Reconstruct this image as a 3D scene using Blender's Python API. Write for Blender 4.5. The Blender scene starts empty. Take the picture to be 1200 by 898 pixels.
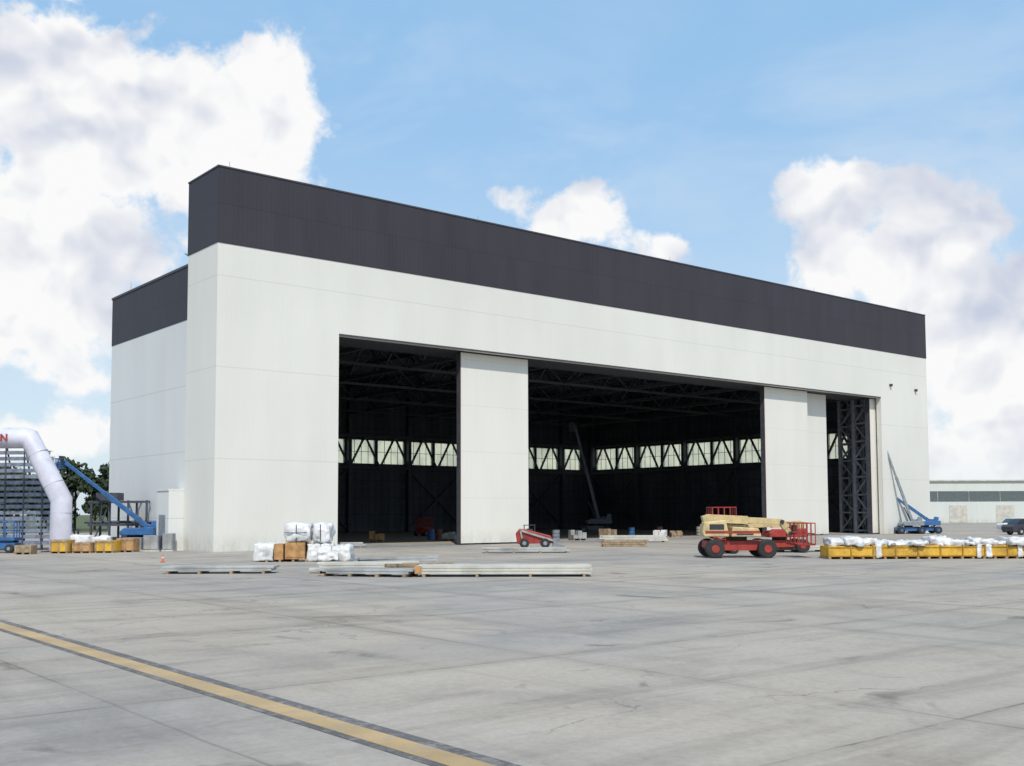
import bpy, math, random
import numpy as np
from mathutils import Vector, Matrix, noise as mnoise
random.seed(7); rng=np.random.default_rng(7)
scene=bpy.context.scene
YAW=math.radians(-39.2)

# ------------------------------------------------------------ node helpers
class NT:
    def __init__(s,tree): s.t=tree; s.n=tree.nodes; s.l=tree.links
    def new(s,typ,**kw):
        nd=s.n.new(typ)
        for k,v in kw.items(): setattr(nd,k,v)
        return nd
    def put(s,sock,v):
        if v is None: return
        if isinstance(v,bpy.types.NodeSocket): s.l.new(v,sock)
        else: sock.default_value=v
    def m(s,op,a,b=None,c=None,clamp=False):
        nd=s.n.new('ShaderNodeMath'); nd.operation=op; nd.use_clamp=clamp
        s.put(nd.inputs[0],a); s.put(nd.inputs[1],b); s.put(nd.inputs[2],c)
        return nd.outputs[0]
    def vm(s,op,a,b=None):
        nd=s.n.new('ShaderNodeVectorMath'); nd.operation=op
        s.put(nd.inputs[0],a); s.put(nd.inputs[1],b); return nd.outputs[0]
    def noise(s,vec,scale,detail=3,rough=.55,dist=0.):
        nd=s.n.new('ShaderNodeTexNoise'); s.put(nd.inputs['Vector'],vec)
        nd.inputs['Scale'].default_value=scale; nd.inputs['Detail'].default_value=detail
        nd.inputs['Roughness'].default_value=rough; nd.inputs['Distortion'].default_value=dist
        return nd.outputs['Fac']
    def ramp(s,v,a,b,lo=0.,hi=1.,smooth=True):
        nd=s.n.new('ShaderNodeMapRange'); nd.interpolation_type='SMOOTHSTEP' if smooth else 'LINEAR'
        s.put(nd.inputs[0],v)
        for i,x in zip((1,2,3,4),(a,b,lo,hi)): s.put(nd.inputs[i],x)
        return nd.outputs[0]
    def mix(s,f,a,b,blend='MIX'):
        nd=s.n.new('ShaderNodeMix'); nd.data_type='RGBA'; nd.blend_type=blend
        s.put(nd.inputs[0],f)
        s.put(nd.inputs[6],a if not isinstance(a,tuple) or len(a)==4 else (*a,1))
        s.put(nd.inputs[7],b if not isinstance(b,tuple) or len(b)==4 else (*b,1))
        return nd.outputs[2]
    def scale(s,vec,sc):
        return s.vm('MULTIPLY',vec,sc)
    def sep(s,vec):
        nd=s.n.new('ShaderNodeSeparateXYZ'); s.put(nd.inputs[0],vec); return nd.outputs
    def comb(s,x,y,z):
        nd=s.n.new('ShaderNodeCombineXYZ'); s.put(nd.inputs[0],x); s.put(nd.inputs[1],y); s.put(nd.inputs[2],z); return nd.outputs[0]
    def bump(s,h,strength=.3,dist=.05):
        nd=s.n.new('ShaderNodeBump'); nd.inputs['Strength'].default_value=strength; nd.inputs['Distance'].default_value=dist
        s.put(nd.inputs['Height'],h); return nd.outputs[0]

def newmat(name):
    mt=bpy.data.materials.new(name); mt.use_nodes=True
    nt=NT(mt.node_tree); bsdf=mt.node_tree.nodes['Principled BSDF']
    return mt,nt,bsdf

def simple(name,col,rough=.6,metal=0.,var=.18,scale=3.,bump=.0,dirt=.0):
    mt,nt,b=newmat(name)
    co=nt.new('ShaderNodeTexCoord').outputs['Object']
    n=nt.noise(co,scale,3,.6)
    f=nt.ramp(n,.3,.7,1-var,1+var)
    c=nt.mix(1.,(*col,1),nt.comb(f,f,f),'MULTIPLY')
    if dirt>0:
        d=nt.ramp(nt.noise(co,scale*2.7,4,.7),.5,.75,0,dirt)
        c=nt.mix(d,c,(.12,.10,.08))
    nt.put(b.inputs['Base Color'],c); b.inputs['Roughness'].default_value=rough; b.inputs['Metallic'].default_value=metal
    if bump>0: nt.put(b.inputs['Normal'],nt.bump(nt.noise(co,scale*8,2),bump,.02))
    return mt

def siding(name,col,seam_dark=.89,rib=.30,pz=5.35,z0=0.,ribdark=.99,streak=.03,tonev=.006,dirt=.35,vs=.12):
    mt,nt,b=newmat(name)
    co=nt.new('ShaderNodeTexCoord').outputs['Object']
    X,Y,Z=nt.sep(co)
    h=nt.m('ADD',X,Y)
    w=nt.m('FRACT',nt.m('DIVIDE',h,rib))
    ribv=nt.ramp(nt.m('ABSOLUTE',nt.m('SUBTRACT',w,.5)),.30,.45)
    fz=nt.m('FRACT',nt.m('DIVIDE',nt.m('SUBTRACT',Z,z0),pz))
    sz=nt.m('LESS_THAN',fz,.07/pz)
    fx=nt.m('FRACT',nt.m('DIVIDE',h,6.1))
    sx=nt.m('MULTIPLY',nt.m('LESS_THAN',fx,.05/6.1),vs)
    seam=nt.m('MAXIMUM',sz,sx)
    wn=nt.new('ShaderNodeTexWhiteNoise'); wn.noise_dimensions='3D'
    nt.put(wn.inputs[0],nt.comb(nt.m('FLOOR',nt.m('DIVIDE',h,.9)),nt.m('FLOOR',nt.m('DIVIDE',nt.m('SUBTRACT',Z,z0),pz)),1.))
    tone=nt.ramp(wn.outputs[0],0,1,1-tonev,1+tonev,False)
    st=nt.noise(nt.scale(co,(.5,.5,.09)),1.,4,.6)
    tone=nt.m('MULTIPLY',tone,nt.ramp(st,.35,.7,1+streak*.3,1-streak))
    big=nt.noise(co,.09,2,.5)
    tone=nt.m('MULTIPLY',tone,nt.ramp(big,.3,.7,.965,1.03))
    tone=nt.m('MULTIPLY',tone,nt.ramp(ribv,0,1,1.,ribdark))
    tone=nt.m('MULTIPLY',tone,nt.m('SUBTRACT',1.,nt.m('MULTIPLY',seam,1-seam_dark)))
    c=nt.mix(1.,(*col,1),nt.comb(tone,tone,tone),'MULTIPLY')
    d=nt.m('MULTIPLY',nt.ramp(Z,.0,1.3,dirt,0.),nt.ramp(nt.noise(nt.scale(co,(1.,1.,.4)),1.3,4,.7),.3,.7))
    c=nt.mix(d,c,(.25,.22,.17))
    nt.put(b.inputs['Base Color'],c); b.inputs['Roughness'].default_value=.6
    b.inputs['Specular IOR Level'].default_value=.3
    return mt

# ------------------------------------------------------------ mesh helpers
class P:
    def __init__(s): s.v=[]; s.f=[]
    def add(s,vs,fs):
        o=len(s.v); s.v+= [tuple(v) for v in vs]; s.f+=[tuple(i+o for i in f) for f in fs]; return s
    def box(s,x0,x1,y0,y1,z0,z1,rot=0.,c=None):
        vs=[Vector((x,y,z)) for z in (z0,z1) for x,y in ((x0,y0),(x1,y0),(x1,y1),(x0,y1))]
        if rot:
            c=Vector(((x0+x1)/2,(y0+y1)/2,(z0+z1)/2)) if c is None else Vector(c)
            R=Matrix.Rotation(rot,4,'Z'); vs=[R@(v-c)+c for v in vs]
        return s.add(vs,[(0,3,2,1),(4,5,6,7),(0,1,5,4),(1,2,6,5),(2,3,7,6),(3,0,4,7)])
    def beam(s,a,b,w=.1,h=None):
        h=h or w; a=Vector(a); b=Vector(b); d=(b-a).normalized()
        up=Vector((0,0,1)) if abs(d.z)<.95 else Vector((0,1,0))
        r=d.cross(up).normalized(); u=r.cross(d)
        vs=[p+r*sx*w/2+u*sy*h/2 for p in (a,b) for sx,sy in ((-1,-1),(1,-1),(1,1),(-1,1))]
        return s.add(vs,[(0,1,2,3),(7,6,5,4),(0,4,5,1),(1,5,6,2),(2,6,7,3),(3,7,4,0)])
    def cyl(s,a,b,r,r2=None,n=14):
        r2=r if r2 is None else r2
        a=Vector(a); b=Vector(b); d=(b-a).normalized()
        up=Vector((0,0,1)) if abs(d.z)<.95 else Vector((1,0,0))
        e=d.cross(up).normalized(); u=e.cross(d)
        vs=[]
        for p,rr in ((a,r),(b,r2)):
            for i in range(n):
                t=2*math.pi*i/n; vs.append(p+e*math.cos(t)*rr+u*math.sin(t)*rr)
        fs=[(i,(i+1)%n,n+(i+1)%n,n+i) for i in range(n)]+[tuple(range(n))[::-1],tuple(range(n,2*n))]
        return s.add(vs,fs)
    def extrude(s,prof,y0,y1):
        n=len(prof)
        vs=[(x,y0,z) for x,z in prof]+[(x,y1,z) for x,z in prof]
        fs=[tuple(range(n)),tuple(range(n,2*n))[::-1]]+[(i,n+i,n+(i+1)%n,(i+1)%n) for i in range(n)]
        return s.add(vs,fs)
    def make(s,name,mat,parent=None,bevel=0.,smooth=False):
        me=bpy.data.meshes.new(name); me.from_pydata(s.v,[],s.f); me.update()
        import bmesh
        bm=bmesh.new(); bm.from_mesh(me); bmesh.ops.recalc_face_normals(bm,faces=bm.faces); bm.to_mesh(me); bm.free()
        ob=bpy.data.objects.new(name,me); scene.collection.objects.link(ob)
        me.materials.append(mat)
        if parent: ob.parent=parent
        if bevel:
            md=ob.modifiers.new('b','BEVEL'); md.width=bevel; md.segments=2; md.limit_method='ANGLE'
        if smooth:
            for p in me.polygons: p.use_smooth=True
        return ob

def empty(name,loc=(0,0,0),yaw=0.):
    e=bpy.data.objects.new(name,None); scene.collection.objects.link(e); e.location=loc; e.rotation_euler=(0,0,yaw); e.empty_display_size=.5
    return e

def lumpy(part,c,size,amp=.08,seed=0,n=10,freq=2.2):
    c=Vector(c); sx,sy,sz=size
    idx={}; vs=[]; fs=[]
    def vid(i,j,k):
        key=(i,j,k)
        if key not in idx:
            p=Vector((i/n-.5,j/n-.5,k/n-.5))
            q=p*2; m=max(abs(q.x),abs(q.y),abs(q.z)); sph=q.normalized()*m
            q=q.lerp(sph,.25)
            p=Vector((q.x*sx/2,q.y*sy/2,q.z*sz/2))
            d=mnoise.noise(p*freq+Vector((seed*7.3,seed*3.1,0)))*amp + mnoise.noise(p*freq*3+Vector((seed,0,5)))*amp*.7
            p=p+q.normalized()*d
            idx[key]=len(vs); vs.append(c+p)
        return idx[key]
    for a in range(n):
        for b in range(n):
            for k in (0,n):
                fs.append((vid(a,b,k),vid(a+1,b,k),vid(a+1,b+1,k),vid(a,b+1,k)))
                fs.append((vid(a,k,b),vid(a+1,k,b),vid(a+1,k,b+1),vid(a,k,b+1)))
                fs.append((vid(k,a,b),vid(k,a+1,b),vid(k,a+1,b+1),vid(k,a,b+1)))
    part.add(vs,fs)

def campos(x,ahead,z=0.):   # metres right of / ahead of the photographer -> site coordinates
    return (-25.8+.775*x+.632*ahead,-58.7-.632*x+.775*ahead,z)

# ------------------------------------------------------------ materials
M_white=siding('siding_white',(.715,.700,.640))
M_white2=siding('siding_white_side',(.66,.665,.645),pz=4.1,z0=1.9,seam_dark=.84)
M_door=siding('siding_door',(.72,.705,.64),rib=.45,pz=3.2,seam_dark=.93)
M_dark=siding('siding_charcoal',(.045,.041,.050),rib=.30,pz=2.3,z0=18.0,seam_dark=.84,ribdark=.92,streak=.1,tonev=.04,dirt=0,vs=.5)
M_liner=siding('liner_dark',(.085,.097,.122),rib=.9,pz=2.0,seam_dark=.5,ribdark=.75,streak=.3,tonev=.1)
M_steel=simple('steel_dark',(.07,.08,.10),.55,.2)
M_steel_l=simple('steel_grey',(.24,.27,.30),.5,.2)
M_steel_b=simple('steel_primer_grey',(.32,.36,.41),.6,.1)
M_rust=simple('door_edge_primer',(.16,.05,.03),.7)
M_coping=simple('coping',(.06,.055,.065),.6)
M_rub=simple('rubber',(.025,.025,.025),.85,0,.3)
M_red=simple('paint_red',(.32,.03,.022),.5,0,.25,2,dirt=.45)
M_cream=simple('paint_cream',(.54,.42,.21),.5,0,.15,2,dirt=.4)
M_blue=simple('paint_blue',(.03,.12,.30),.5,0,.2,2,dirt=.25)
M_wrap=simple('plastic_wrap',(.66,.66,.66),.38,0,.2,3.5,.6,.2)
M_wood=simple('plywood',(.42,.23,.09),.75,0,.3,2,.3,.25)
M_timber=simple('timber',(.30,.22,.14),.8,0,.3,4,.3,.2)
M_yel=simple('paint_yellow',(.58,.34,.035),.6,0,.25,1.6,.2,.45)
M_yel2=simple('yellow_rib',(.36,.19,.02),.7,0,.3,3,dirt=.4)
M_galv=simple('galvanised',(.38,.38,.37),.45,.3,.25,1.2)
M_panel=simple('panel_pale',(.50,.48,.42),.55,0,.15,1.2,dirt=.2)
M_glass=simple('dark_glass',(.02,.025,.03),.08)
M_silver=simple('car_silver',(.5,.5,.52),.3,.4,.05)
M_carw=simple('car_white',(.72,.72,.72),.3,0,.05)
M_card=simple('car_dark',(.05,.05,.07),.25,.2,.05)
M_orange=simple('cone_orange',(.75,.13,.02),.6)
M_black=simple('black_plastic',(.03,.03,.035),.6)

def m_window():
    mt,nt,b=newmat('translucent_window'); n=nt.n; n.remove(b)
    out=[x for x in n if x.type=='OUTPUT_MATERIAL'][0]
    tr=nt.new('ShaderNodeBsdfTransparent'); tr.inputs[0].default_value=(.97,.93,.79,1)
    tl=nt.new('ShaderNodeBsdfTranslucent'); tl.inputs[0].default_value=(.92,.88,.76,1)
    mx=nt.new('ShaderNodeMixShader')
    co=nt.new('ShaderNodeTexCoord').outputs['Object']
    nt.put(mx.inputs[0],nt.ramp(nt.noise(co,.5,2),.35,.65,.10,.35))
    nt.l.new(tr.outputs[0],mx.inputs[1]); nt.l.new(tl.outputs[0],mx.inputs[2]); nt.l.new(mx.outputs[0],out.inputs[0])
    return mt
M_win=m_window()

def m_concrete():
    mt,nt,b=newmat('apron_concrete')
    co=nt.new('ShaderNodeTexCoord').outputs['Object']
    X,Y,Z=nt.sep(co)
    wn0=nt.new('ShaderNodeTexNoise'); wn0.inputs['Scale'].default_value=1.2; wn0.inputs['Detail'].default_value=4; nt.put(wn0.inputs['Vector'],co)
    wobc=wn0.outputs['Color']; wob=nt.m('MULTIPLY',nt.m('SUBTRACT',wn0.outputs['Fac'],.5),.09)
    SP=6.6
    gx=nt.m('DIVIDE',nt.m('ADD',nt.m('ADD',X,21.4),wob),SP)
    gy=nt.m('DIVIDE',nt.m('ADD',nt.m('ADD',Y,52.7),wob),SP)
    def jd(g):
        f=nt.m('FRACT',g); return nt.m('MULTIPLY',nt.m('SUBTRACT',.5,nt.m('ABSOLUTE',nt.m('SUBTRACT',f,.5))),SP)
    dx,dy=jd(gx),jd(gy)
    wn=nt.new('ShaderNodeTexWhiteNoise'); wn.noise_dimensions='2D'
    nt.put(wn.inputs[0],nt.comb(nt.m('FLOOR',gx),nt.m('FLOOR',gy),0.))
    slab=nt.ramp(wn.outputs[0],0,1,.955,1.04,False)
    big=nt.noise(co,.07,3,.6,.6)
    med=nt.noise(co,.35,6,.7,.4)
    streak=nt.noise(nt.scale(co,(.10,.9,1.)),1.,4,.65,.5)
    streak2=nt.noise(nt.scale(co,(.8,.07,1.)),1.,4,.65,.5)
    fine=nt.noise(co,9.,6,.85)
    c=nt.mix(nt.ramp(big,.36,.64),(.318,.291,.262),(.390,.336,.276))
    c=nt.mix(nt.ramp(med,.42,.70,0,.6),c,(.430,.382,.325))
    c=nt.mix(nt.ramp(med,.50,.28,0,.6),c,(.235,.213,.193))
    t=nt.m('MULTIPLY',slab,nt.ramp(fine,.25,.75,.82,1.17,False))
    t=nt.m('MULTIPLY',t,nt.ramp(streak,.48,.70,1.,.80))
    t=nt.m('MULTIPLY',t,nt.ramp(streak2,.50,.72,1.,.85))
    oil=nt.ramp(nt.noise(co,.6,4,.6,1.2),.60,.74,0,.40)
    t=nt.m('MULTIPLY',t,nt.m('SUBTRACT',1.,oil))
    dj=nt.m('MINIMUM',dx,dy)
    halo=nt.m('MULTIPLY',nt.ramp(dj,.0,.42,.14,0.),nt.ramp(med,.35,.6))
    t=nt.m('MULTIPLY',t,nt.m('SUBTRACT',1.,halo))
    jm=nt.m('MULTIPLY',nt.ramp(dj,.010,.030,.42,0.),nt.ramp(streak2,.35,.6,.2,1.))
    t=nt.m('MULTIPLY',t,nt.m('SUBTRACT',1.,jm))
    vo=nt.new('ShaderNodeTexVoronoi'); vo.feature='DISTANCE_TO_EDGE'; vo.inputs['Scale'].default_value=.16
    nt.put(vo.inputs['Vector'],nt.vm('ADD',co,nt.scale(wobc,(1.6,1.6,0))))
    cr=nt.m('MULTIPLY',nt.ramp(vo.outputs['Distance'],.001,.004,.3,0.),nt.ramp(big,.52,.6))
    t=nt.m('MULTIPLY',t,nt.m('SUBTRACT',1.,cr))
    c=nt.mix(1.,c,nt.comb(t,t,t),'MULTIPLY')
    nt.put(b.inputs['Base Color'],c); b.inputs['Roughness'].default_value=.9
    b.inputs['Specular IOR Level'].default_value=.15
    return mt
M_conc=m_concrete()

def m_paint(name,col,wear):
    mt,nt,b=newmat(name)
    co=nt.new('ShaderNodeTexCoord').outputs['Object']
    n1=nt.noise(co,2.2,5,.75); n2=nt.noise(co,12,4,.7)
    f=nt.ramp(nt.m('ADD',nt.m('MULTIPLY',n1,.6),nt.m('MULTIPLY',n2,.4)),.46,.60,0.1,wear)
    c=nt.mix(f,(*col,1),(.28,.26,.235))
    v=nt.ramp(nt.noise(co,.7,3),.3,.7,.82,1.12)
    c=nt.mix(1.,c,nt.comb(v,v,v),'MULTIPLY')
    nt.put(b.inputs['Base Color'],c); b.inputs['Roughness'].default_value=.85
    return mt
M_ypaint=m_paint('marking_yellow',(.48,.32,.14),.55)
M_kpaint=m_paint('marking_black',(.095,.085,.085),.75)

def m_grass():
    mt,nt,b=newmat('grass')
    co=nt.new('ShaderNodeTexCoord').outputs['Object']
    c=nt.mix(nt.ramp(nt.noise(co,.05,6,.7),.35,.65),(.05,.075,.02),(.12,.12,.05))
    nt.put(b.inputs['Base Color'],c); b.inputs['Roughness'].default_value=.95
    return mt
M_grass=m_grass()

# ------------------------------------------------------------ ground
P().add([(-3000,-3000,-.05),(3000,-3000,-.05),(3000,3000,-.05),(-3000,3000,-.05)],[(0,1,2,3)]).make('ground',M_grass)
P().add([(-260,-300,0),(420,-300,0),(420,74,0),(-260,74,0)],[(0,1,2,3)]).make('apron_pavement',M_conc)
mk=empty('painted_taxi_line')
XL=-20.05
P().add([(XL-.16,-200,.006),(XL+.16,-200,.006),(XL+.16,-6,.006),(XL-.16,-6,.006)],[(0,1,2,3)]).make('yellow_stripe',M_ypaint,mk)
for i,(a,b_) in enumerate(((-.27,-.163),(.163,.33))):
    P().add([(XL+a,-200,.005),(XL+b_,-200,.005),(XL+b_,-6,.005),(XL+a,-6,.005)],[(0,1,2,3)]).make('black_border_%d'%(i+1),M_kpaint,mk)

# ------------------------------------------------------------ hangar
H=empty('aircraft_hangar')
LX=77.5; DH=13.35; BZ=18.0; TZ=22.5; O0=8.1; O1=68.9; WT=17.75; WB=14.25; WY=19.0
P().extrude([(0,0),(O0,0),(O0,DH),(O1,DH),(O1,0),(LX,0),(LX,BZ),(0,BZ)],0,.5).make('front_wall',M_white,H)
P().box(0,.4,.5,4.3,0,BZ).box(LX-.4,LX,.5,4.3,0,BZ).make('front_return_walls',M_white,H)
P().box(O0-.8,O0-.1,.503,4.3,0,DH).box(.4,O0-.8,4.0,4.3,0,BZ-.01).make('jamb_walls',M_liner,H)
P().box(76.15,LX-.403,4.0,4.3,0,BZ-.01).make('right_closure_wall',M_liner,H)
P().box(-.03,LX+.03,-.03,4.33,BZ,TZ).make('parapet_band',M_dark,H)
P().box(-.07,LX+.07,-.07,4.37,TZ,TZ+.09).make('parapet_coping',M_coping,H)
P().box(O0,O1,-.02,.0-.003,DH-.02,DH+.10).make('door_head_trim',M_coping,H)
P().box(O0,O1,.503,3.9,DH+.02,DH+.45).make('door_track_header',M_steel,H)
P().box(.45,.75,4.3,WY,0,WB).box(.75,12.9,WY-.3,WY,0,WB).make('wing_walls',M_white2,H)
P().box(.43,.75,4.34,WY+.02,WB,WT-.15).box(.75,12.9,WY-.3,WY+.02,WB,WT-.15).make('wing_band',M_dark,H)
P().box(.38,13.0,4.41,WY+.08,WT-.15,WT).make('wing_roof',M_coping,H)
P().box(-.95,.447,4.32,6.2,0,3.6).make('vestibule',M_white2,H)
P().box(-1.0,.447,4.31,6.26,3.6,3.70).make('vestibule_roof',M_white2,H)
P().box(-.975,-.953,4.8,5.8,.03,2.15).make('side_door',M_steel_l,H,.005)
XR=76.0; YB=49.3; XW=12.6
def wall_x(y0,y1,x0,x1,wins,za,zb,ztop,part):
    part.box(x0,x1,y0,y1,0,za); part.box(x0,x1,y0,y1,zb,ztop)
    xs=[x0]+[e for w in wins for e in w]+[x1]
    for i in range(0,len(xs),2):
        if xs[i+1]-xs[i]>.01: part.box(xs[i],xs[i+1],y0,y1,za,zb)
def wall_y(x0,x1,y0,y1,wins,za,zb,ztop,part):
    part.box(x0,x1,y0,y1,0,za); part.box(x0,x1,y0,y1,zb,ztop)
    ys=[y0]+[e for w in wins for e in w]+[y1]
    for i in range(0,len(ys),2):
        if ys[i+1]-ys[i]>.01: part.box(x0,x1,ys[i],ys[i+1],za,zb)
ZA,ZB=8.0,10.75
winx=[(x,x+3.7) for x in np.arange(13.2,74,4.1) if x+3.7<75.6]
winy=[(y,y+3.7) for y in np.arange(7.3,48,4.1) if y+3.7<49]
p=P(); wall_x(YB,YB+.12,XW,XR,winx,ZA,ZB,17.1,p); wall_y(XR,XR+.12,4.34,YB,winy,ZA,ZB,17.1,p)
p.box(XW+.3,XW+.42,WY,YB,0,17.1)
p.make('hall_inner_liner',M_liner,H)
p=P(); wall_x(YB+.123,YB+.35,XW,XR+.35,winx,ZA,ZB,17.1,p); wall_y(XR+.123,XR+.35,4.34,YB+.12,winy,ZA,ZB,17.1,p)
p.box(XW,XW+.297,WY+.03,YB,0,17.1)
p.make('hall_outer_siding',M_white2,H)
P().box(XW-.05,XR+.5,4.34,YB+.5,17.1,17.27).make('hall_roof',M_steel,H)
P().box(XW-.04,XR+.42,YB+.36,YB+.42,14,17.08).box(XR+.36,XR+.42,4.4,YB+.36,14,17.08).make('hall_band',M_dark,H)
P().box(.8,XW-.06,4.35,WY-.35,17.1,17.2).make('wing_ceiling',M_steel,H)
p=P()
for a,b_ in winx: p.box(a,b_,YB+.05,YB+.08,ZA,ZB)
for a,b_ in winy: p.box(XR+.05,XR+.08,a,b_,ZA,ZB)
p.make('hall_windows',M_win,H)
p=P()
for a,b_ in winx:
    for k in range(1,4): p.box(a+k*.925-.025,a+k*.925+.025,YB+.0,YB+.049,ZA,ZB)
    p.box(a,b_,YB+.01,YB+.047,ZA+1.35,ZA+1.40)
for a,b_ in winy:
    for k in range(1,4): p.box(XR+.0,XR+.049,a+k*.925-.025,a+k*.925+.025,ZA,ZB)
    p.box(XR+.01,XR+.047,a,b_,ZA+1.35,ZA+1.40)
p.make('window_mullions',M_steel,H)
p=P()
for x in np.arange(13.15,76,8.2): p.box(x-.2,x+.2,YB-.75,YB-.25,0,16.8)
for y in np.arange(7.05,49,8.2): p.box(XR-.75,XR-.25,y-.2,y+.2,0,16.8)
for z in (1.6,3.4,5.2,7.0,11.6,13.2,14.8):
    p.box(XW+.5,75.9,YB-.22,YB-.04,z,z+.18); p.box(XR-.22,XR-.04,5,YB-.3,z,z+.18)
for z in (7.5,11.2):
    p.box(XW+.5,75.2,YB-.7,YB-.4,z-.15,z+.15); p.box(XR-.7,XR-.4,5,YB-.8,z-.15,z+.15)
xs=list(np.arange(13.15,75.5,2.05))
for i in range(len(xs)-1):
    a,b_=(7.5,11.2) if i%2==0 else (11.2,7.5)
    p.beam((xs[i],YB-.55,a),(xs[i+1],YB-.55,b_),.2)
ys=list(np.arange(7.05,48.5,2.05))
for i in range(len(ys)-1):
    a,b_=(7.5,11.2) if i%2==0 else (11.2,7.5)
    p.beam((XR-.55,ys[i],a),(XR-.55,ys[i+1],b_),.2)
for x in np.arange(13.15,68,16.4):
    p.beam((x,YB-.5,.3),(x+8.2,YB-.5,7.3),.16); p.beam((x+8.2,YB-.5,.3),(x,YB-.5,7.3),.16)
for y in np.arange(7.05,40,16.4):
    p.beam((XR-.5,y,.3),(XR-.5,y+8.2,7.3),.16); p.beam((XR-.5,y+8.2,.3),(XR-.5,y,7.3),.16)
p.make('wall_framing',M_steel,H)
p=P()
for x in np.arange(13.15,76,8.2):
    p.box(x-.15,x+.15,4.6,YB-.3,13.6,13.9); p.box(x-.15,x+.15,4.6,YB-.3,16.7,17.0)
    yy=list(np.arange(4.8,YB-.5,2.75))
    for i in range(len(yy)-1):
        a,b_=(13.8,16.8) if i%2==0 else (16.8,13.8)
        p.beam((x,yy[i],a),(x,yy[i+1],b_),.16)
for y in np.arange(6,49,5.5): p.box(XW+.5,75.8,y-.08,y+.08,16.95,17.09)
for y in (12,23,34,45):
    p.box(XW+.5,75.8,y-.1,y+.1,13.5,13.7)
    xs=list(np.arange(13.15,75.9,4.1))
    for i in range(len(xs)-1):
        a,b_=(13.6,16.8) if i%2==0 else (16.8,13.6)
        p.beam((xs[i],y,a),(xs[i+1],y,b_),.12)
p.box(8.2,75.8,3.95,4.0,13.85,14.2)
xs=list(np.arange(8.5,75.9,3.2))
for i in range(len(xs)-1):
    a,b_=(14.0,17.4) if i%2==0 else (17.4,14.0)
    p.beam((xs[i],4.15,a),(xs[i+1],4.15,b_),.2)
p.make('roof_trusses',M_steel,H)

def leaf(x0,x1,y,nm):
    P().box(x0,x1,y,y+.06,.12,DH-.06).make(nm+'_skin',M_door,H)
    q=P()
    q.box(x0,x0+.16,y+.062,y+.5,.1,DH-.1).box(x1-.16,x1,y+.062,y+.5,.1,DH-.1)
    for z in np.arange(.15,DH,2.05): q.box(x0+.16,x1-.16,y+.07,y+.45,z,z+.14)
    zs=list(np.arange(.2,DH,2.05))
    for i in range(len(zs)-1):
        q.beam((x0+.2 if i%2 else x1-.2,y+.3,zs[i]),(x1-.2 if i%2 else x0+.2,y+.3,zs[i+1]),.12)
    q.make(nm+'_frame',M_steel,H)
    P().box(x0-.03,x0-.003,y+.0,y+.08,.1,DH-.1).make(nm+'_edge_seal',M_rust,H)
    q=P()
    for xx in (x0+.8,x1-.8): q.cyl((xx,y+.15,.12),(xx,y+.35,.12),.12)
    q.make(nm+'_wheels',M_black,H)
leaf(18.15,24.2,.75,'door_leaf_1'); leaf(18.7,24.2,1.5,'door_leaf_2'); leaf(19.25,24.2,2.25,'door_leaf_3')
leaf(51.6,57.9,.75,'door_leaf_4'); leaf(55.0,61.9,1.5,'door_leaf_5')
leaf(68.1,76.,.75,'door_leaf_6')
def tower(q,x0,x1,y0,y1,w=.16,step=1.8,ztop=16.8):
    for xx in (x0,x1):
        for yy in (y0,y1): q.box(xx-w,xx+w,yy-w,yy+w,0,ztop)
    zs=list(np.arange(.3,ztop-.2,step))
    for i in range(len(zs)-1):
        for yy in (y0,y1):
            q.beam((x0 if i%2 else x1,yy,zs[i]),(x1 if i%2 else x0,yy,zs[i+1]),w); q.beam((x0,yy,zs[i]),(x1,yy,zs[i]),w)
        for xx in (x0,x1):
            q.beam((xx,y0 if i%2 else y1,zs[i]),(xx,y1 if i%2 else y0,zs[i+1]),w); q.beam((xx,y0,zs[i]),(xx,y1,zs[i]),w)
q=P(); tower(q,70.2,71.8,2.4,3.9); tower(q,72.6,74.3,5.6,7.2)
q.make('lattice_columns',M_steel_b,H)
P().box(O0,O1,.7,.76,.0,.03).box(O0,O1,1.45,1.5,.0,.03).box(O0,O1,2.2,2.26,0,.03).make('door_rails',M_steel_l,H)
q=P()
for x,z in ((70.6,14.6),(75.2,14.4)):
    q.box(x-.12,x+.12,-.25,-.005,z,z+.24)
q.make('wall_lights',M_black,H,.02)
q=P()
for x in (1.2,20,40,60,76): q.cyl((x,1.2,TZ+.1),(x,1.2,TZ+.85),.022,.012,6)
for y in (5.5,17.5): q.cyl((1.2,y,WT),(1.2,y,WT+1.),.02,.012,6)
q.cyl((1.4,7.6,WT),(1.4,7.6,WT+1.5),.03,.02,6); q.beam((1.1,7.6,WT+1.2),(1.8,7.6,WT+.8),.04); q.beam((1.4,7.3,WT+.9),(1.4,8.0,WT+1.3),.04)
q.make('lightning_rods',M_steel_l,H)

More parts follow.
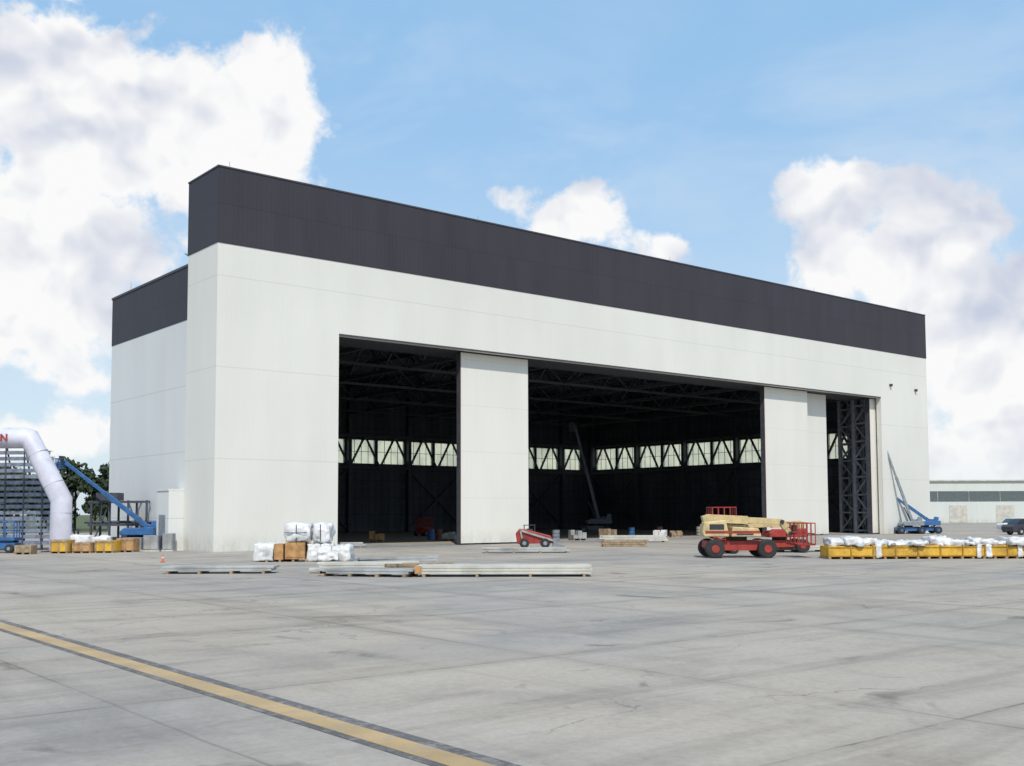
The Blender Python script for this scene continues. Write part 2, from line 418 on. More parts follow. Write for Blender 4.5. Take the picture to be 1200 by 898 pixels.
# ------------------------------------------------------------ vehicles
def wheel(p_,hub,c,r,w,side):
    x,y,z=c
    p_.cyl((x,y-w/2,z),(x,y+w/2,z),r,n=22)
    p_.cyl((x,y-w/2-.03,z),(x,y-w/2,z),r*.86,r,22); p_.cyl((x,y+w/2,z),(x,y+w/2+.03,z),r,r*.86,22)
    hub.cyl((x,y-w/2-.06,z),(x,y+w/2+.06,z),r*.42,n=16)
def cage(q,c,sx,sy,h):
    x,y,z=c
    for zz in (z,z+h*.5,z+h):
        for a,b_ in (((x,y,zz),(x+sx,y,zz)),((x+sx,y,zz),(x+sx,y+sy,zz)),((x+sx,y+sy,zz),(x,y+sy,zz)),((x,y+sy,zz),(x,y,zz))): q.beam(a,b_,.05)
    n=4
    for i in range(n+1):
        q.beam((x+sx*i/n,y,z),(x+sx*i/n,y,z+h),.04); q.beam((x+sx*i/n,y+sy,z),(x+sx*i/n,y+sy,z+h),.04)
    for i in range(1,3):
        q.beam((x,y+sy*i/3,z),(x,y+sy*i/3,z+h),.04); q.beam((x+sx,y+sy*i/3,z),(x+sx,y+sy*i/3,z+h),.04)
    q.box(x,x+sx,y,y+sy,z-.06,z)

def boom_lift(loc,yaw,mb,ma,path,basket=(.9,1.6,1.0),scale=1.,cowl=None,bw=.34):
    e=empty('boom_lift',loc,yaw); e.scale=(scale,)*3
    t=P(); h=P()
    for x in (-1.25,1.25):
        for y in (-1.0,1.0): wheel(t,h,(x,y,.45),.45,.34,1)
    t.make('tyres',M_rub,e); h.make('hubs',ma,e)
    P().extrude([(-1.6,.5),(-1.45,.35),(1.45,.35),(1.6,.5),(1.55,.82),(-1.55,.82)],-.7,.7).make('chassis',ma,e,.03)
    P().box(-1.35,-1.15,-.95,.95,.38,.5).box(1.15,1.35,-.95,.95,.38,.5).cyl((0,0,.8),(0,0,1.0),.5).make('axles_and_slew_ring',M_black,e)
    c=cowl or mb
    P().extrude([(-1.75,1.02),(-1.85,1.25),(-1.75,1.72),(-.7,1.82),(-.55,1.02)],-1.05,-.32).extrude([(-1.6,1.02),(-1.6,1.6),(.6,1.55),(.9,1.3),(.9,1.02)],.32,1.05).make('engine_cowls',c,e,.05)
    P().extrude([(-.45,1.02),(-.4,1.5),(.85,1.42),(1.0,1.02)],-1.05,-.32).box(-.6,.9,-.3,.3,1.0,1.25).make('tank_and_turret',c,e,.04)
    P().box(-1.7,.9,-1.062,-1.052,1.18,1.3).make('stripe',ma,e)
    P().box(-1.5,-.8,-1.065,-1.051,1.36,1.62).box(-.2,.6,-1.065,-1.051,1.1,1.16).make('cowl_vents',M_black,e)
    P().extrude([(-1.5,1.2),(-1.7,2.0),(-1.3,2.1),(-.9,1.2)],-.25,.25).make('boom_pivot',mb,e,.02)
    q=P(); w=bw
    for a,b_ in zip(path[:-1],path[1:]):
        A=Vector((a[0],0,a[1])); B=Vector((b_[0],0,b_[1])); mid=A.lerp(B,.55)
        q.beam(A,mid,w,w*1.15); q.beam(mid-(B-A)*.02,B,w*.74,w*.85); w*=.8
    q.make('telescopic_boom',mb,e,.01)
    q=P()
    q.cyl((path[0][0]+.2,.0,1.35),(path[0][0]+1.1,.0,path[0][1]+ (path[1][1]-path[0][1])*.2),.07)
    for a in path[1:]: q.cyl((a[0],-.2,a[1]),(a[0],.2,a[1]),.1)
    q.make('rams_and_pins',M_black,e)
    ex,ez=path[-1]
    q=P(); cage(q,(ex+.1,-basket[1]/2,ez-.5),basket[0],basket[1],basket[2]); q.make('platform_cage',ma,e)
    P().box(ex+.14,ex+.3,-.35,.25,ez+.1,ez+.42).make('control_box',M_black,e)
    return e
def scissor_lift(loc,yaw,mat,height=1.2,L=2.4):
    e=empty('scissor_lift',loc,yaw)
    t=P(); h=P()
    for x in (-L*.38,L*.38):
        for y in (-.5,.5): wheel(t,h,(x,y,.25),.25,.2,1)
    t.make('tyres',M_rub,e); h.make('hubs',M_steel_l,e)
    P().box(-L/2,L/2,-.45,.45,.22,.55).make('chassis',mat,e,.03)
    q=P(); n=3; z0=.6; dz=(height-.65)/n
    for i in range(n):
        for y in (-.35,.35):
            q.beam((-L*.42,y,z0+i*dz),(L*.42,y,z0+(i+1)*dz),.08); q.beam((L*.42,y+.06,z0+i*dz),(-L*.42,y+.06,z0+(i+1)*dz),.08)
    q.make('scissor_arms',mat,e)
    q=P(); cage(q,(-L/2,-.5,height),L,1.0,1.05); q.make('platform_cage',mat,e)
    P().box(-L/2,L/2,-.5,.5,height,height+.12).make('deck',mat,e)
    return e

boom_lift((15.95,-24.8,0),YAW,M_cream,M_red,[(-1.5,1.9),(2.2,1.72),(2.6,1.15)],basket=(.85,2.1,1.0),cowl=M_cream)
scissor_lift(campos(11.15,57.5),YAW+.1,M_red,1.4,1.3)
boom_lift(campos(14.6,59),YAW+math.pi,M_cream,M_red,[(-1.4,1.9),(2.2,1.75),(2.6,1.2)],basket=(.8,1.8,1.0),scale=.82,cowl=M_red)
# blue lifts by the side wall, by the right-hand pier, and inside the hall
boom_lift(campos(-24.2,69.5),YAW+math.pi,M_blue,M_blue,[(-1.3,1.3),(5.6,6.6)],scale=.85,basket=(.5,1.0,.7),bw=.28)
boom_lift(campos(40.9,107),YAW+math.pi,M_blue,M_blue,[(-1.3,1.0),(5.6,6.0)],scale=.8,basket=(.5,1.0,.8),bw=.30)
boom_lift(campos(38.9,106),YAW+math.pi,M_steel_l,M_blue,[(-.6,1.2),(2.9,11.6)],scale=.8,basket=(.5,1.0,.8),bw=.26)
boom_lift(campos(8.6,112),YAW+math.pi,M_steel,M_steel,[(-.4,1.4),(2.0,11.2)],scale=1.,basket=(.5,1.0,.8),bw=.32)
scissor_lift(campos(-8.5,104),.4,M_red,.7,1.6)

e=empty('compact_loader',(18.3,-7,0),YAW)
t=P(); h=P()
for x in (-.75,.55):
    for y in (-.55,.55): wheel(t,h,(x,y,.3),.3,.24,1)
t.make('tyres',M_rub,e); h.make('hubs',M_steel_l,e)
P().extrude([(-1.2,.25),(-1.3,.9),(-1.05,1.2),(-.6,1.15),(.9,.75),(1.15,.3)],-.42,.42).make('body',M_red,e,.04)
q=P()
for y in (-.5,.5): q.beam((-1.0,y,1.1),(1.1,y,.45),.10,.12); q.beam((-.9,y,.6),(-1.0,y,1.15),.1)
q.make('lift_arms',M_galv,e)
P().extrude([(1.05,.1),(1.75,.06),(1.8,.12),(1.3,.22),(1.15,.6),(1.05,.6)],-.65,.65).make('bucket',M_steel_l,e)
q=P()
for x in (-.75,-.1):
    for y in (-.36,.36): q.beam((x,y,1.0),(x,y,1.4),.05)
q.box(-.8,-.05,-.4,.4,1.4,1.44); q.box(-.6,-.2,-.2,.2,1.0,1.2); q.make('canopy_and_seat',M_black,e)

# ------------------------------------------------------------ materials stored on the apron
def bales(loc,yaw):
    e=empty('wrapped_bale_stack',loc,yaw)
    p=P()
    lumpy(p,(-1.75,0,.42),(.95,1.1,.84),.09,1); lumpy(p,(.75,.1,.42),(1.15,1.1,.84),.12,2); lumpy(p,(1.75,.1,.38),(.95,1.1,.76),.14,3)
    lumpy(p,(-.25,.05,1.32),(1.15,1.1,.86),.12,4); lumpy(p,(.85,.15,1.3),(.85,1.05,.88),.14,5); lumpy(p,(-1.0,.9,.42),(.9,.9,.84),.08,6)
    lumpy(p,(1.25,-.55,.26),(1.0,.5,.42),.12,8)
    p.make('plastic_wrapped_bales',M_wrap,e,smooth=True)
    q=P().box(-1.26,-.85,-.52,.5,.1,.82).box(-.78,.12,-.45,.5,.12,.88).box(-.72,.06,-.47,-.455,.2,.8)
    q.make('plywood_crates',M_wood,e,.015)
    q=P()
    for x in (-2.2,-1.6,-1.0,-.4,.2,.9,1.6,2.1): q.box(x-.05,x+.05,-.5,.6,0,.1)
    q.make('pallet_bearers',M_timber,e)
    q=P()
    for x in (-.25,.85): q.box(x-.02,x+.02,-.57,-.56,.92,1.7)
    q.box(-.8,.25,-.57,-.56,1.3,1.34)
    q.make('straps',M_black,e)
bales((-1.8,-14.1,0),YAW)

def stack(name,loc,yaw,L,W,layers,t,mat,jit=.05,short=0.,seed=1,bearer=True,endm=None):
    e=empty(name,loc,yaw); r=random.Random(seed); z=.1 if bearer else .01
    if bearer:
        q=P()
        for k in range(4):
            x=-L/2+.3+k*(L-.6)/3; q.box(x-.05,x+.05,-W/2-.08,W/2+.08,0,.098)
        q.make('bearers',M_timber,e)
    q=P()
    for i in range(layers):
        n=max(2,int(W/.4))
        for j in range(n):
            y0=-W/2+j*W/n; l=L*(1-r.random()*short); dx=r.uniform(-jit,jit)*L*.3
            q.box(dx-l/2,dx+l/2,y0+.012,y0+W/n-.012,z,z+t*.88,rot=r.uniform(-jit,jit)*.12)
        z+=t
    q.make('panels',mat,e,.006)
    if endm:
        P().box(-L/2-.02,-L/2+.22,-W/2-.03,-W/2-.014,.12,z-.02).make('end_cap',endm,e)
    return e
stack('steel_purlin_stack',(-8.8,-20.6,0),YAW+.02,4.1,1.1,2,.09,M_galv,.08,.05,3)
stack('steel_purlin_stack',(-2.1,-29.2,0),YAW-.03,6.1,1.3,3,.1,M_panel,.02,.02,4,endm=M_wood)
stack('steel_purlin_stack',(-5.6,-26.0,0),YAW-.25,3.6,1.2,2,.09,M_galv,.2,.25,5)
stack('steel_purlin_stack',(-4.6,-24.0,0),YAW+.12,3.9,1.4,3,.1,M_panel,.2,.3,6)
stack('steel_purlin_stack',(-2.4,-22.6,0),YAW+.3,3.4,1.0,4,.1,M_galv,.2,.3,7)
stack('timber_stack',(-3.2,-25.6,0),YAW+.5,2.3,.7,3,.12,M_timber,.3,.3,8,False)
stack('steel_purlin_stack',(12.5,-13.0,0),YAW,5.0,1.0,2,.1,M_galv,.1,.1,9)
stack('steel_purlin_stack',campos(16.5,60),YAW+.1,4.0,1.0,2,.12,M_panel,.1,.1,10)
stack('timber_stack',(24,-9,0),YAW,3.0,1.0,3,.14,M_timber,.2,.2,11,False)
stack('steel_purlin_stack',campos(9,80),YAW,5.0,1.0,3,.14,M_panel,.2,.2,13)
stack('steel_purlin_stack',campos(-11,70),YAW+.1,3.0,1.0,2,.12,M_galv,.2,.2,14)
def drum(loc,mat):
    e=empty('steel_drum',loc); q=P().cyl((0,0,0),(0,0,.88),.29,n=20); q.make('shell',mat,e)
    q=P()
    for z in (.0,.3,.6,.86): q.cyl((0,0,z),(0,0,z+.03),.305,n=20)
    q.make('hoops',M_black,e)
for X,Yd,mt in ((-6.6,88,M_blue),(-6.0,88.4,M_rust),(3.4,84,M_steel_l),(10.6,96,M_blue),(13.5,99,M_rust),(17.5,101,M_galv)): drum(campos(X,Yd),mt)
def pallet(loc,yaw,mat,s):
    e=empty('loaded_pallet',loc,yaw); q=P()
    for i in range(5): q.box(-.6,.6,-.5+i*.22,-.38+i*.22,.12,.145)
    for x in (-.55,0,.5): q.box(x-.04,x+.05,-.5,.5,0,.118)
    q.make('pallet',M_timber,e); r=random.Random(s); q=P()
    for i in range(3):
        for j in range(2):
            q.box(-.58+i*.39,-.22+i*.39,-.48+j*.5,-.02+j*.5,.15,.15+r.uniform(.2,.75))
    q.make('cartons',mat,e,.01)
for k,(X,Yd,mt) in enumerate(((-10.5,84,M_wood),(5.2,86,M_galv),(7.8,88,M_timber),(12.6,92,M_wrap),(14.4,95,M_timber),(19.8,100,M_panel),(21.5,103,M_blue),(-4.9,86,M_galv))): pallet(campos(X,Yd),YAW+k*.4,mt,k)

e=empty('yellow_crate_row',(21.3,-31.5,0),YAW)
q=P(); n=9
for i in range(n):
    x0=-4.65+i*1.035
    q.box(x0+.02,x0+1.01,-.75,.75,.10,.62+random.uniform(-.05,.04))
q.make('yellow_crates',M_yel,e,.02)
q=P()
for i in range(n):
    x0=-4.65+i*1.035
    q.box(x0-.03,x0+.03,-.79,-.752,.06,.66)
    q.box(x0+.05,x0+.98,-.78,-.752,.52,.565); q.box(x0+.05,x0+.98,-.78,-.752,.12,.17)
q.make('crate_ribs',M_yel2,e)
q=P()
for i in range(19): q.box(-4.6+i*.51-.05,-4.6+i*.51+.05,-.8,.8,0,.098)
q.make('bearers',M_timber,e)
q=P()
r=random.Random(5)
x=-4.5
k=0
while x<4.5:
    w=r.uniform(.35,.95); hh=r.uniform(.16,.42)
    lumpy(q,(x+w/2,r.uniform(-.3,.1),.60+hh/2),(w*1.1,r.uniform(1.0,1.5),hh),.13,20+k,7,3.); x+=w*.85; k+=1
for xx,w in ((-2.35,.24),(2.3,.2),(2.75,.3),(4.2,.22)):
    lumpy(q,(xx,-.78,.36),(w,.12,.62),.05,int(xx*10)+90,6,4)
q.make('wrapped_rolls',M_wrap,e,smooth=True)
e=empty('wrapped_bale_stack',(29.5,-33.0,0),YAW)
q=P(); lumpy(q,(0,0,.45),(1.4,1.2,.8),.12,55); lumpy(q,(1.3,.2,.5),(1.2,1.2,.9),.12,56); q.make('plastic_wrapped_bales',M_wrap,e,smooth=True)
P().box(-.7,.7,-.6,.6,0,.12).box(.75,1.9,-.5,.6,0,.12).make('pallets',M_timber,e)

def crate(loc,yaw,s,mat):
    e=empty('wooden_crate',loc,yaw); a,b_,c=s
    P().box(-a/2,a/2,-b_/2,b_/2,.1,c).make('box',mat,e,.01)
    q=P()
    for x in (-a/2+.06,0,a/2-.06): q.box(x-.05,x+.05,-b_/2-.025,-b_/2-.002,.1,c); q.box(x-.05,x+.05,-b_/2,b_/2,0,.098)
    q.box(-a/2,a/2,-b_/2-.028,-b_/2-.004,c-.12,c-.02); q.make('battens',M_timber,e)
def cabinet(loc,yaw,s):
    e=empty('electrical_cabinet',loc,yaw); a,b_,c=s
    P().box(-a/2,a/2,-b_/2,b_/2,.08,c).make('housing',M_steel_l,e,.015)
    P().box(-a/2+.05,-.01,-b_/2-.02,-b_/2-.002,.14,c-.06).box(.01,a/2-.05,-b_/2-.02,-b_/2-.002,.14,c-.06).make('doors',M_galv,e)
    P().box(-a/2-.04,a/2+.04,-b_/2-.04,b_/2+.04,0,.078).make('plinth',M_panel,e)
for i,(X,Yd,s,mt) in enumerate(((-25.6,61.5,(1.0,1.0,.75),M_yel),(-24.4,61.8,(1.1,1.0,.6),M_wood),(-23.2,62,(1.1,1.0,.7),M_yel),(-22.4,63,(1.0,1,.8),M_wood),(-27,60,(.9,.9,.5),M_timber),(-30,58.5,(1.1,1,.5),M_timber))):
    crate(campos(X,Yd),YAW+random.uniform(-.1,.1),s,mt)
cabinet(campos(-21.3,64.),YAW,(.9,.7,.95)); cabinet(campos(-20.4,64.2),YAW,(.6,.6,1.05)); cabinet(campos(-22.6,64.6),YAW,(1.1,.7,.8))
e=empty('wrapped_bale_stack',campos(-25.2,64),YAW); q=P()
lumpy(q,(-.3,0,.5),(1.2,1,1.0),.1,70); lumpy(q,(.8,.3,.45),(1.0,1,.9),.12,71); q.make('plastic_wrapped_bales',M_wrap,e,smooth=True)
scissor_lift(campos(-29.6,62.5),YAW,M_blue,.75,2.0)
e=empty('steel_pipe_rack',campos(-25.6,71),YAW); q=P()
for x in (-1.8,-.6,.6,1.8):
    for y in (-.8,.8): q.beam((x,y,0),(x,y,3.1),.12)
for z in (1.5,3.0):
    for y in (-.8,.8): q.beam((-2,y,z),(2,y,z),.14)
    for x in (-1.8,-.6,.6,1.8): q.beam((x,-.8,z),(x,.8,z),.1)
q.beam((-1.8,-.8,0),(-.6,-.8,3),.07); q.beam((.6,-.8,3),(1.8,-.8,0),.07)
q.make('frame',M_steel,e)
q=P()
for i in range(7): q.cyl((-2.3,-.6+i*.2,1.68),(2.3,-.6+i*.2,1.68),.09,n=8)
q.box(-1.6,-.2,-.6,.6,3.1,3.6); q.box(.1,1.5,-.6,.6,.02,1.1); q.make('pipes_and_boxes',M_steel,e)

e=empty('traffic_cone',campos(-16.0,49.5),0); e.scale=(.5,.5,.5)
P().box(-.18,.18,-.18,.18,0,.03).make('base',M_black,e)
P().cyl((0,0,.03),(0,0,.72),.14,.025,16).make('cone',M_orange,e)
P().cyl((0,0,.36),(0,0,.48),.093,.073,16).make('band',M_carw,e)

# ------------------------------------------------------------ inflatable arch with slatted stand behind
e=empty('inflatable_arch',campos(-26.6,63.6),YAW)
pts=[(0,0),(0,3.05),(-1.95,6.65),(-2.3,6.72),(-8.9,6.72),(-9.25,6.65),(-11.2,3.05),(-11.2,0)]
cu=bpy.data.curves.new('tube','CURVE'); cu.dimensions='3D'; cu.bevel_depth=.62; cu.bevel_resolution=8; cu.use_fill_caps=True
sp=cu.splines.new('POLY'); sp.points.add(len(pts)-1)
for i,(x,z) in enumerate(pts): sp.points[i].co=(x,0,z,1)
M_infl=simple('inflatable_fabric',(.58,.58,.67),.5,0,.12,.8,.15,.1)
tmp=bpy.data.objects.new('tube',cu); scene.collection.objects.link(tmp)
dg=bpy.context.evaluated_depsgraph_get(); me=bpy.data.meshes.new_from_object(tmp.evaluated_get(dg)); bpy.data.objects.remove(tmp)
tube=bpy.data.objects.new('tube',me); scene.collection.objects.link(tube); tube.parent=e; me.materials.clear(); me.materials.append(M_infl)
for p_ in me.polygons: p_.use_smooth=True
q=P()
for (a,b_) in zip(pts[:-1],pts[1:]):
    A=Vector((a[0],0,a[1])); B=Vector((b_[0],0,b_[1]))
    if (B-A).length<1: continue
    n_=max(1,int((B-A).length/1.4))
    for k in range(n_):
        c=A.lerp(B,(k+.5)/n_); d=(B-A).normalized()*.01; q.cyl(c-d,c+d,.626,n=24)
q.make('seams',simple('fabric_seam',(.46,.46,.55),.6),e)
P().box(-.8,.8,-.8,.8,0,.06).box(-12,-10.4,-.8,.8,0,.06).make('feet',M_black,e)
def text(s,x,z,size,mat,par):
    c=bpy.data.curves.new('t','FONT'); c.body=s; c.size=size; c.extrude=.02; c.offset=.01
    o=bpy.data.objects.new('t',c); scene.collection.objects.link(o)
    dg=bpy.context.evaluated_depsgraph_get(); m_=bpy.data.meshes.new_from_object(o.evaluated_get(dg)); bpy.data.objects.remove(o)
    m_.materials.clear(); m_.materials.append(mat)
    o=bpy.data.objects.new('lettering',m_); scene.collection.objects.link(o); o.parent=par; o.location=(x,-.66,z); o.rotation_euler=(math.pi/2,0,0)
text('AIR EXPO OPEN',-7.3,6.5,.6,M_red,e)

e=empty('slatted_stand',campos(-31.0,66.4),YAW)
q=P(); fr=P()
for k in range(16):
    z=.35+k*.37; xr=3.9 if z<2.9 else 3.9-(z-2.9)*.48
    q.box(-6,xr,-.02,.04,z,z+.22); q.box(-6,xr,.04,.34,z+.20,z+.23)
for x in np.arange(-6,3.9,1.15):
    zt=6.3 if x<2.2 else 6.3-(x-2.2)*2.05
    fr.box(x-.04,x+.04,-.06,-.022,0,zt); fr.beam((x,.1,zt),(x,2.8,0),.08); fr.box(x-.04,x+.04,2.7,2.8,0,zt*.3)
q.make('slats',simple('slat_blue_grey',(.19,.22,.29),.5,.2,.3),e); fr.make('frame',M_steel,e)

# ------------------------------------------------------------ distant building, cars
e=empty('distant_terminal_building',campos(92,205),YAW+.02)
P().box(-42,60,0,22,0,4.0).box(-42,60,.3,22,6.0,7.9).make('walls',siding('siding_far',(.60,.62,.58),rib=1.2,pz=4,seam_dark=.9),e)
P().box(-41.9,59.9,.35,21.9,4.0,6.0).make('window_band',simple('far_windows',(.10,.12,.12),.5),e)
P().box(-42.2,60.2,-.1,22.2,7.9,8.15).make('roof_edge',M_panel,e)
q=P()
for x in np.arange(-36,58,9): q.box(x,x+3.4,-.06,-.01,.05,3.3)
q.make('roller_doors',M_panel,e)
q=P()
for x in np.arange(-41,60,6.0): q.box(x-.05,x+.05,.3,.34,4.0,6.0)
q.make('mullions',M_galv,e)

def car(loc,yaw,mat):
    e=empty('parked_car',loc,yaw)
    P().extrude([(-2.2,.35),(-2.25,.75),(-2.1,.95),(-1.2,1.0),(-.6,1.0),(.9,.98),(2.0,.85),(2.22,.6),(2.2,.3),(1.75,.28),(1.55,.6),(1.25,.62),(1.0,.28),(-1.0,.28),(-1.2,.62),(-1.5,.62),(-1.75,.28)],-.85,.85).make('body',mat,e,.06)
    P().extrude([(-1.75,.98),(-1.25,1.42),(.2,1.45),(1.05,.97)],-.72,.72).make('cabin_glass',M_glass,e,.06)
    P().extrude([(-1.25,1.42),(-1.15,1.48),(.15,1.49),(.25,1.44)],-.66,.66).make('roof',mat,e,.02)
    q=P()
    for x in (-1.2,-.25,.45): q.beam((x,-.735,.98),(x+.12,-.69,1.44),.06); q.beam((x,.735,.98),(x+.12,.69,1.44),.06)
    q.make('pillars',mat,e)
    t=P(); h=P()
    for x in (-1.37,1.38):
        for y in (-.76,.76): wheel(t,h,(x,y,.31),.31,.18,1)
    t.make('tyres',M_rub,e); h.make('hubs',M_silver,e)
    P().box(2.17,2.26,-.75,-.4,.62,.74).box(2.17,2.26,.4,.75,.62,.74).make('lamps',M_carw,e)
car(campos(47.8,100),YAW+.2,M_card); car(campos(52.8,112),YAW,M_carw)

# ------------------------------------------------------------ trees
def m_leaf():
    mt,nt,b=newmat('foliage')
    g=nt.new('ShaderNodeNewGeometry'); co=nt.new('ShaderNodeTexCoord').outputs['Object']
    c=nt.mix(g.outputs['Random Per Island'],(.018,.034,.014),(.045,.065,.024))
    c=nt.mix(nt.ramp(nt.noise(co,.25,2),.35,.65,0,.6),c,(.022,.038,.02))
    nt.put(b.inputs['Base Color'],c); b.inputs['Roughness'].default_value=.85
    return mt
M_leaf=m_leaf(); M_bark=simple('bark',(.10,.075,.05),.9)
def trees(name,positions,hr,nleaf,ls):
    V=[]; tr=P()
    for (x,y) in positions:
        h=rng.uniform(*hr); R=h*rng.uniform(.24,.34)
        tr.cyl((x,y,-.05),(x+rng.uniform(-.3,.3),y,h*.6),h*.022,h*.008,7)
        nc=rng.integers(9,14)
        cs=[]
        for k in range(nc):
            a=rng.uniform(0,6.283); zz=rng.uniform(.28,.92); rr=R*(1-abs(zz-.5)*1.1)*rng.uniform(.2,1)
            c=np.array((x+math.cos(a)*rr,y+math.sin(a)*rr,h*zz)); cs.append((c,h*rng.uniform(.09,.17)))
            tr.cyl((x,y,h*max(.15,zz-.25)),tuple(c),h*.008,h*.003,5)
        for c,r_ in cs:
            m_=nleaf//nc
            d=rng.normal(size=(m_,3)); d/=np.linalg.norm(d,axis=1)[:,None]
            pts_=c+d*r_*rng.uniform(.45,1.08,size=(m_,1))*np.array((1.15,1.15,.85))
            a=rng.normal(size=(m_,3)); a/=np.linalg.norm(a,axis=1)[:,None]
            b_=np.cross(a,d); b_/=np.linalg.norm(b_,axis=1)[:,None]+1e-6
            s=ls*rng.uniform(.6,1.3,size=(m_,1))
            q_=np.stack([pts_-a*s-b_*s*.6,pts_+a*s-b_*s*.5,pts_+a*s*.8+b_*s*.6,pts_-a*s*.7+b_*s*.6],1).reshape(-1,3)
            V.append(q_)
    V=np.concatenate(V); n=len(V)//4
    me=bpy.data.meshes.new('foliage'); me.vertices.add(len(V)); me.vertices.foreach_set('co',V.ravel())
    me.loops.add(n*4); me.loops.foreach_set('vertex_index',np.arange(n*4)); me.polygons.add(n)
    me.polygons.foreach_set('loop_start',np.arange(0,n*4,4)); me.polygons.foreach_set('loop_total',np.full(n,4)); me.update(); me.validate()
    e=empty(name); o=bpy.data.objects.new('foliage',me); scene.collection.objects.link(o); me.materials.append(M_leaf); o.parent=e
    tr.make('trunks_and_limbs',M_bark,e)
pos=[]
for X in np.arange(-120,-46,3.6):
    for row in (0,1):
        c=campos(X+rng.uniform(-1.5,1.5),150+row*7+rng.uniform(-3,3)); pos.append((c[0],c[1]))
trees('tree_line',pos,(8.0,10.8),1500,.32)
pos=[]
for a in np.arange(-80,100,1.25):
    t_=math.radians(a); R_=rng.uniform(520,560); pos.append((-25.8+R_*math.sin(t_+.684),-58.7+R_*math.cos(t_+.684)))
trees('distant_tree_line',pos,(9,13),300,1.0)

# ------------------------------------------------------------ world
SUN_EL=math.radians(50); to=Vector((-.55,-.83,0)).normalized()
sv=Vector((to.x*math.cos(SUN_EL),to.y*math.cos(SUN_EL),math.sin(SUN_EL)))
w=bpy.data.worlds.new('World'); scene.world=w; w.use_nodes=True
try: w.cycles.sampling_method='MANUAL'; w.cycles.sample_map_resolution=256
except Exception as ex: print(ex)
nt=NT(w.node_tree); nt.n.clear()
out=nt.new('ShaderNodeOutputWorld')
sky=nt.new('ShaderNodeTexSky'); sky.sky_type='NISHITA'; sky.sun_disc=False; sky.sun_elevation=SUN_EL
sky.sun_rotation=math.atan2(to.x,to.y)%(2*math.pi); sky.air_density=1.; sky.dust_density=1.2; sky.ozone_density=1.0
d=nt.new('ShaderNodeTexCoord').outputs['Generated']
dx_,dy_,dz_=nt.sep(d)
az=nt.m('MULTIPLY',nt.m('ARCTAN2',dx_,dy_),57.2958)
el=nt.m('MULTIPLY',nt.m('ARCSINE',dz_),57.2958)
# compass bearing from the hangar depth axis, elevation, half-widths (degrees)
blobs=[(17.0,20.0,8,5.3),(25.8,20.8,4.8,3.4),(22,22.0,4,1.8),(14,12.5,8.5,7.0),(24.0,17.0,5.6,2.8),(14,3.6,9,1.7),(5,16,9,10),
 (42.4,15.3,3.6,1.9),(39.6,16.4,1.9,1.4),(47.9,13.9,1.8,1.0),(45.2,14.2,2.0,1.1),
 (56.0,15.6,3.2,3.0),(60.5,12.8,5.5,4.2),(63.0,8,6,6),(56.5,12.8,4.0,2.8),(64,3,8,3),(72,9,8,7),
 (105,14,14,6),(-50,12,16,7),(-120,12,25,7),(165,18,12,6)]
f=None
for a,e_,ra,re in blobs:
    u=nt.m('DIVIDE',nt.m('SUBTRACT',az,a),ra); v=nt.m('DIVIDE',nt.m('SUBTRACT',el,e_),re)
    g=nt.m('SUBTRACT',1.,nt.m('SQRT',nt.m('ADD',nt.m('MULTIPLY',u,u),nt.m('MULTIPLY',v,v))))
    k=min(1.,max(.4,re/3.2))
    if k<1: g=nt.m('MULTIPLY',g,k)
    f=g if f is None else nt.m('SMOOTH_MAX',f,g,.2)
wnw=nt.new('ShaderNodeTexNoise'); wnw.inputs['Scale'].default_value=14; wnw.inputs['Detail'].default_value=3; nt.put(wnw.inputs['Vector'],d)
warp=nt.scale(wnw.outputs['Color'],(.06,.06,.06))
def puff(off):
    vo=nt.new('ShaderNodeTexVoronoi'); vo.feature='F1'; vo.inputs['Scale'].default_value=16; vo.inputs['Detail'].default_value=2.; vo.inputs['Roughness'].default_value=.5
    nt.put(vo.inputs['Vector'],nt.vm('ADD',nt.vm('ADD',d,warp),off))
    return nt.m('SUBTRACT',.5,vo.outputs['Distance'])
p0=puff((0,0,0)); p1=puff((-.008,-.004,.018))
fb=nt.m('SUBTRACT',nt.noise(d,10,6,.66,.2),.5)
fb2=nt.m('SUBTRACT',nt.noise(d,48,3,.65),.5)
dens=nt.m('ADD',nt.m('ADD',f,nt.m('MULTIPLY',fb,1.25)),nt.m('ADD',nt.m('MULTIPLY',p0,.5),nt.m('MULTIPLY',fb2,.32)))
dens=nt.m('ADD',dens,.16)
mask=nt.ramp(dens,.0,.27)
rel=nt.m('MULTIPLY',nt.m('SUBTRACT',p0,p1),.75)
body=nt.noise(nt.scale(d,(1,1,1.5)),6,3,.5,.5)
sh=nt.m('ADD',nt.m('ADD',nt.ramp(body,.38,.64,-.12,.66),nt.ramp(dens,.3,1.2,0,.28)),rel,clamp=True)
cc=nt.mix(sh,(1.0,1.0,1.0),(.60,.65,.78))
b1=nt.new('ShaderNodeBackground'); nt.put(b1.inputs[0],sky.outputs[0]); b1.inputs[1].default_value=.13
b2=nt.new('ShaderNodeBackground')
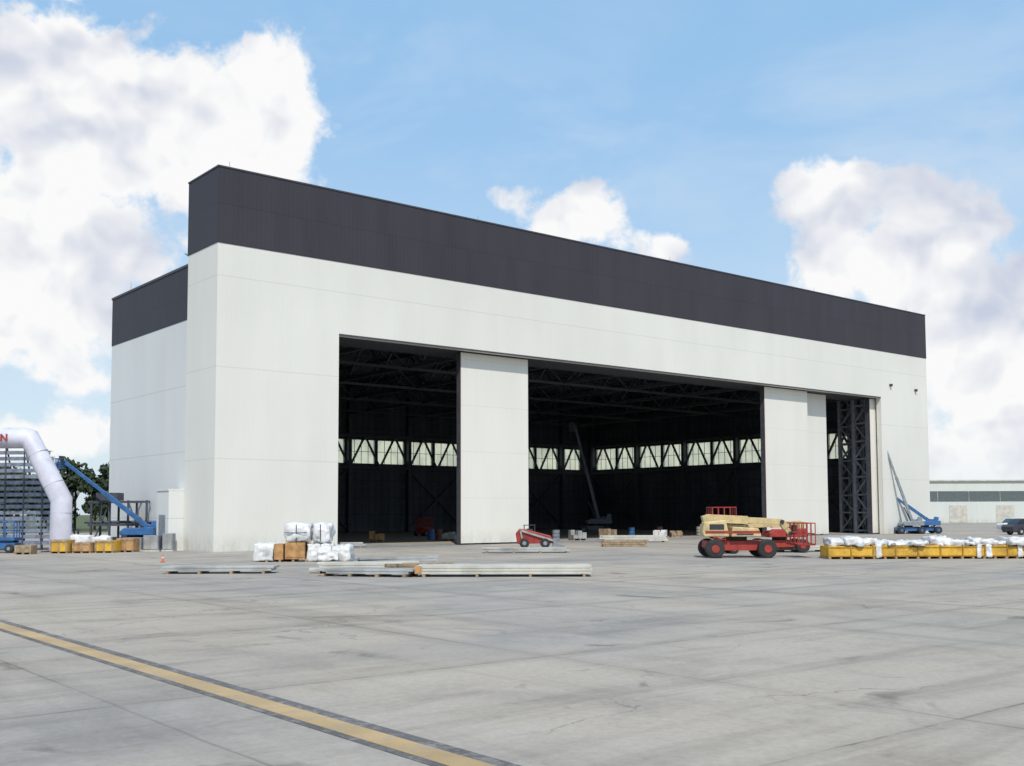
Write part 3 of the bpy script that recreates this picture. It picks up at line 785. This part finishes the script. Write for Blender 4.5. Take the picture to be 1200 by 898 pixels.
nt.put(b2.inputs[0],nt.mix(nt.ramp(el,0,24,0,1),(.74,.88,1.0),(.37,.66,1.0))); b2.inputs[1].default_value=.95
b3=nt.new('ShaderNodeBackground'); nt.put(b3.inputs[0],cc); b3.inputs[1].default_value=.96
veil=nt.m('MULTIPLY',nt.ramp(nt.noise(nt.scale(d,(1,1,2.2)),4,4,.6,.5),.42,.72,0,.35),nt.ramp(f,-2.2,.1,.25,1.))
mxh=nt.new('ShaderNodeMixShader'); mxh.inputs[0].default_value=.74; nt.l.new(b1.outputs[0],mxh.inputs[1]); nt.l.new(b2.outputs[0],mxh.inputs[2])
b4=nt.new('ShaderNodeBackground'); b4.inputs[0].default_value=(.86,.93,1.0,1); b4.inputs[1].default_value=.92
mx1=nt.new('ShaderNodeMixShader'); nt.put(mx1.inputs[0],veil); nt.l.new(mxh.outputs[0],mx1.inputs[1]); nt.l.new(b4.outputs[0],mx1.inputs[2])
mx2=nt.new('ShaderNodeMixShader'); nt.put(mx2.inputs[0],nt.m('MULTIPLY',mask,nt.ramp(el,-.5,4,.5,1.))); nt.l.new(mx1.outputs[0],mx2.inputs[1]); nt.l.new(b3.outputs[0],mx2.inputs[2])
nt.l.new(mx2.outputs[0],out.inputs[0])

sl=bpy.data.lights.new('sun','SUN'); sl.energy=3.5; sl.angle=math.radians(.5); sl.color=(1,.95,.87)
so=bpy.data.objects.new('sun',sl); scene.collection.objects.link(so); so.rotation_euler=sv.to_track_quat('Z','Y').to_euler()

# ------------------------------------------------------------ camera
cam=bpy.data.cameras.new('camera'); co=bpy.data.objects.new('camera',cam); scene.collection.objects.link(co)
cam.sensor_width=36; cam.lens=37.83; cam.shift_y=.056; cam.clip_end=8000; cam.clip_start=.1
co.matrix_world=Matrix.Translation((-25.8,-58.7,2.2))@Matrix.Rotation(YAW,4,'Z')@Matrix.Rotation(math.radians(93.85),4,'X')@Matrix.Rotation(math.radians(-.2),4,'Z')
scene.camera=co
scene.view_settings.view_transform='Standard'; scene.view_settings.look='None'; scene.view_settings.exposure=0
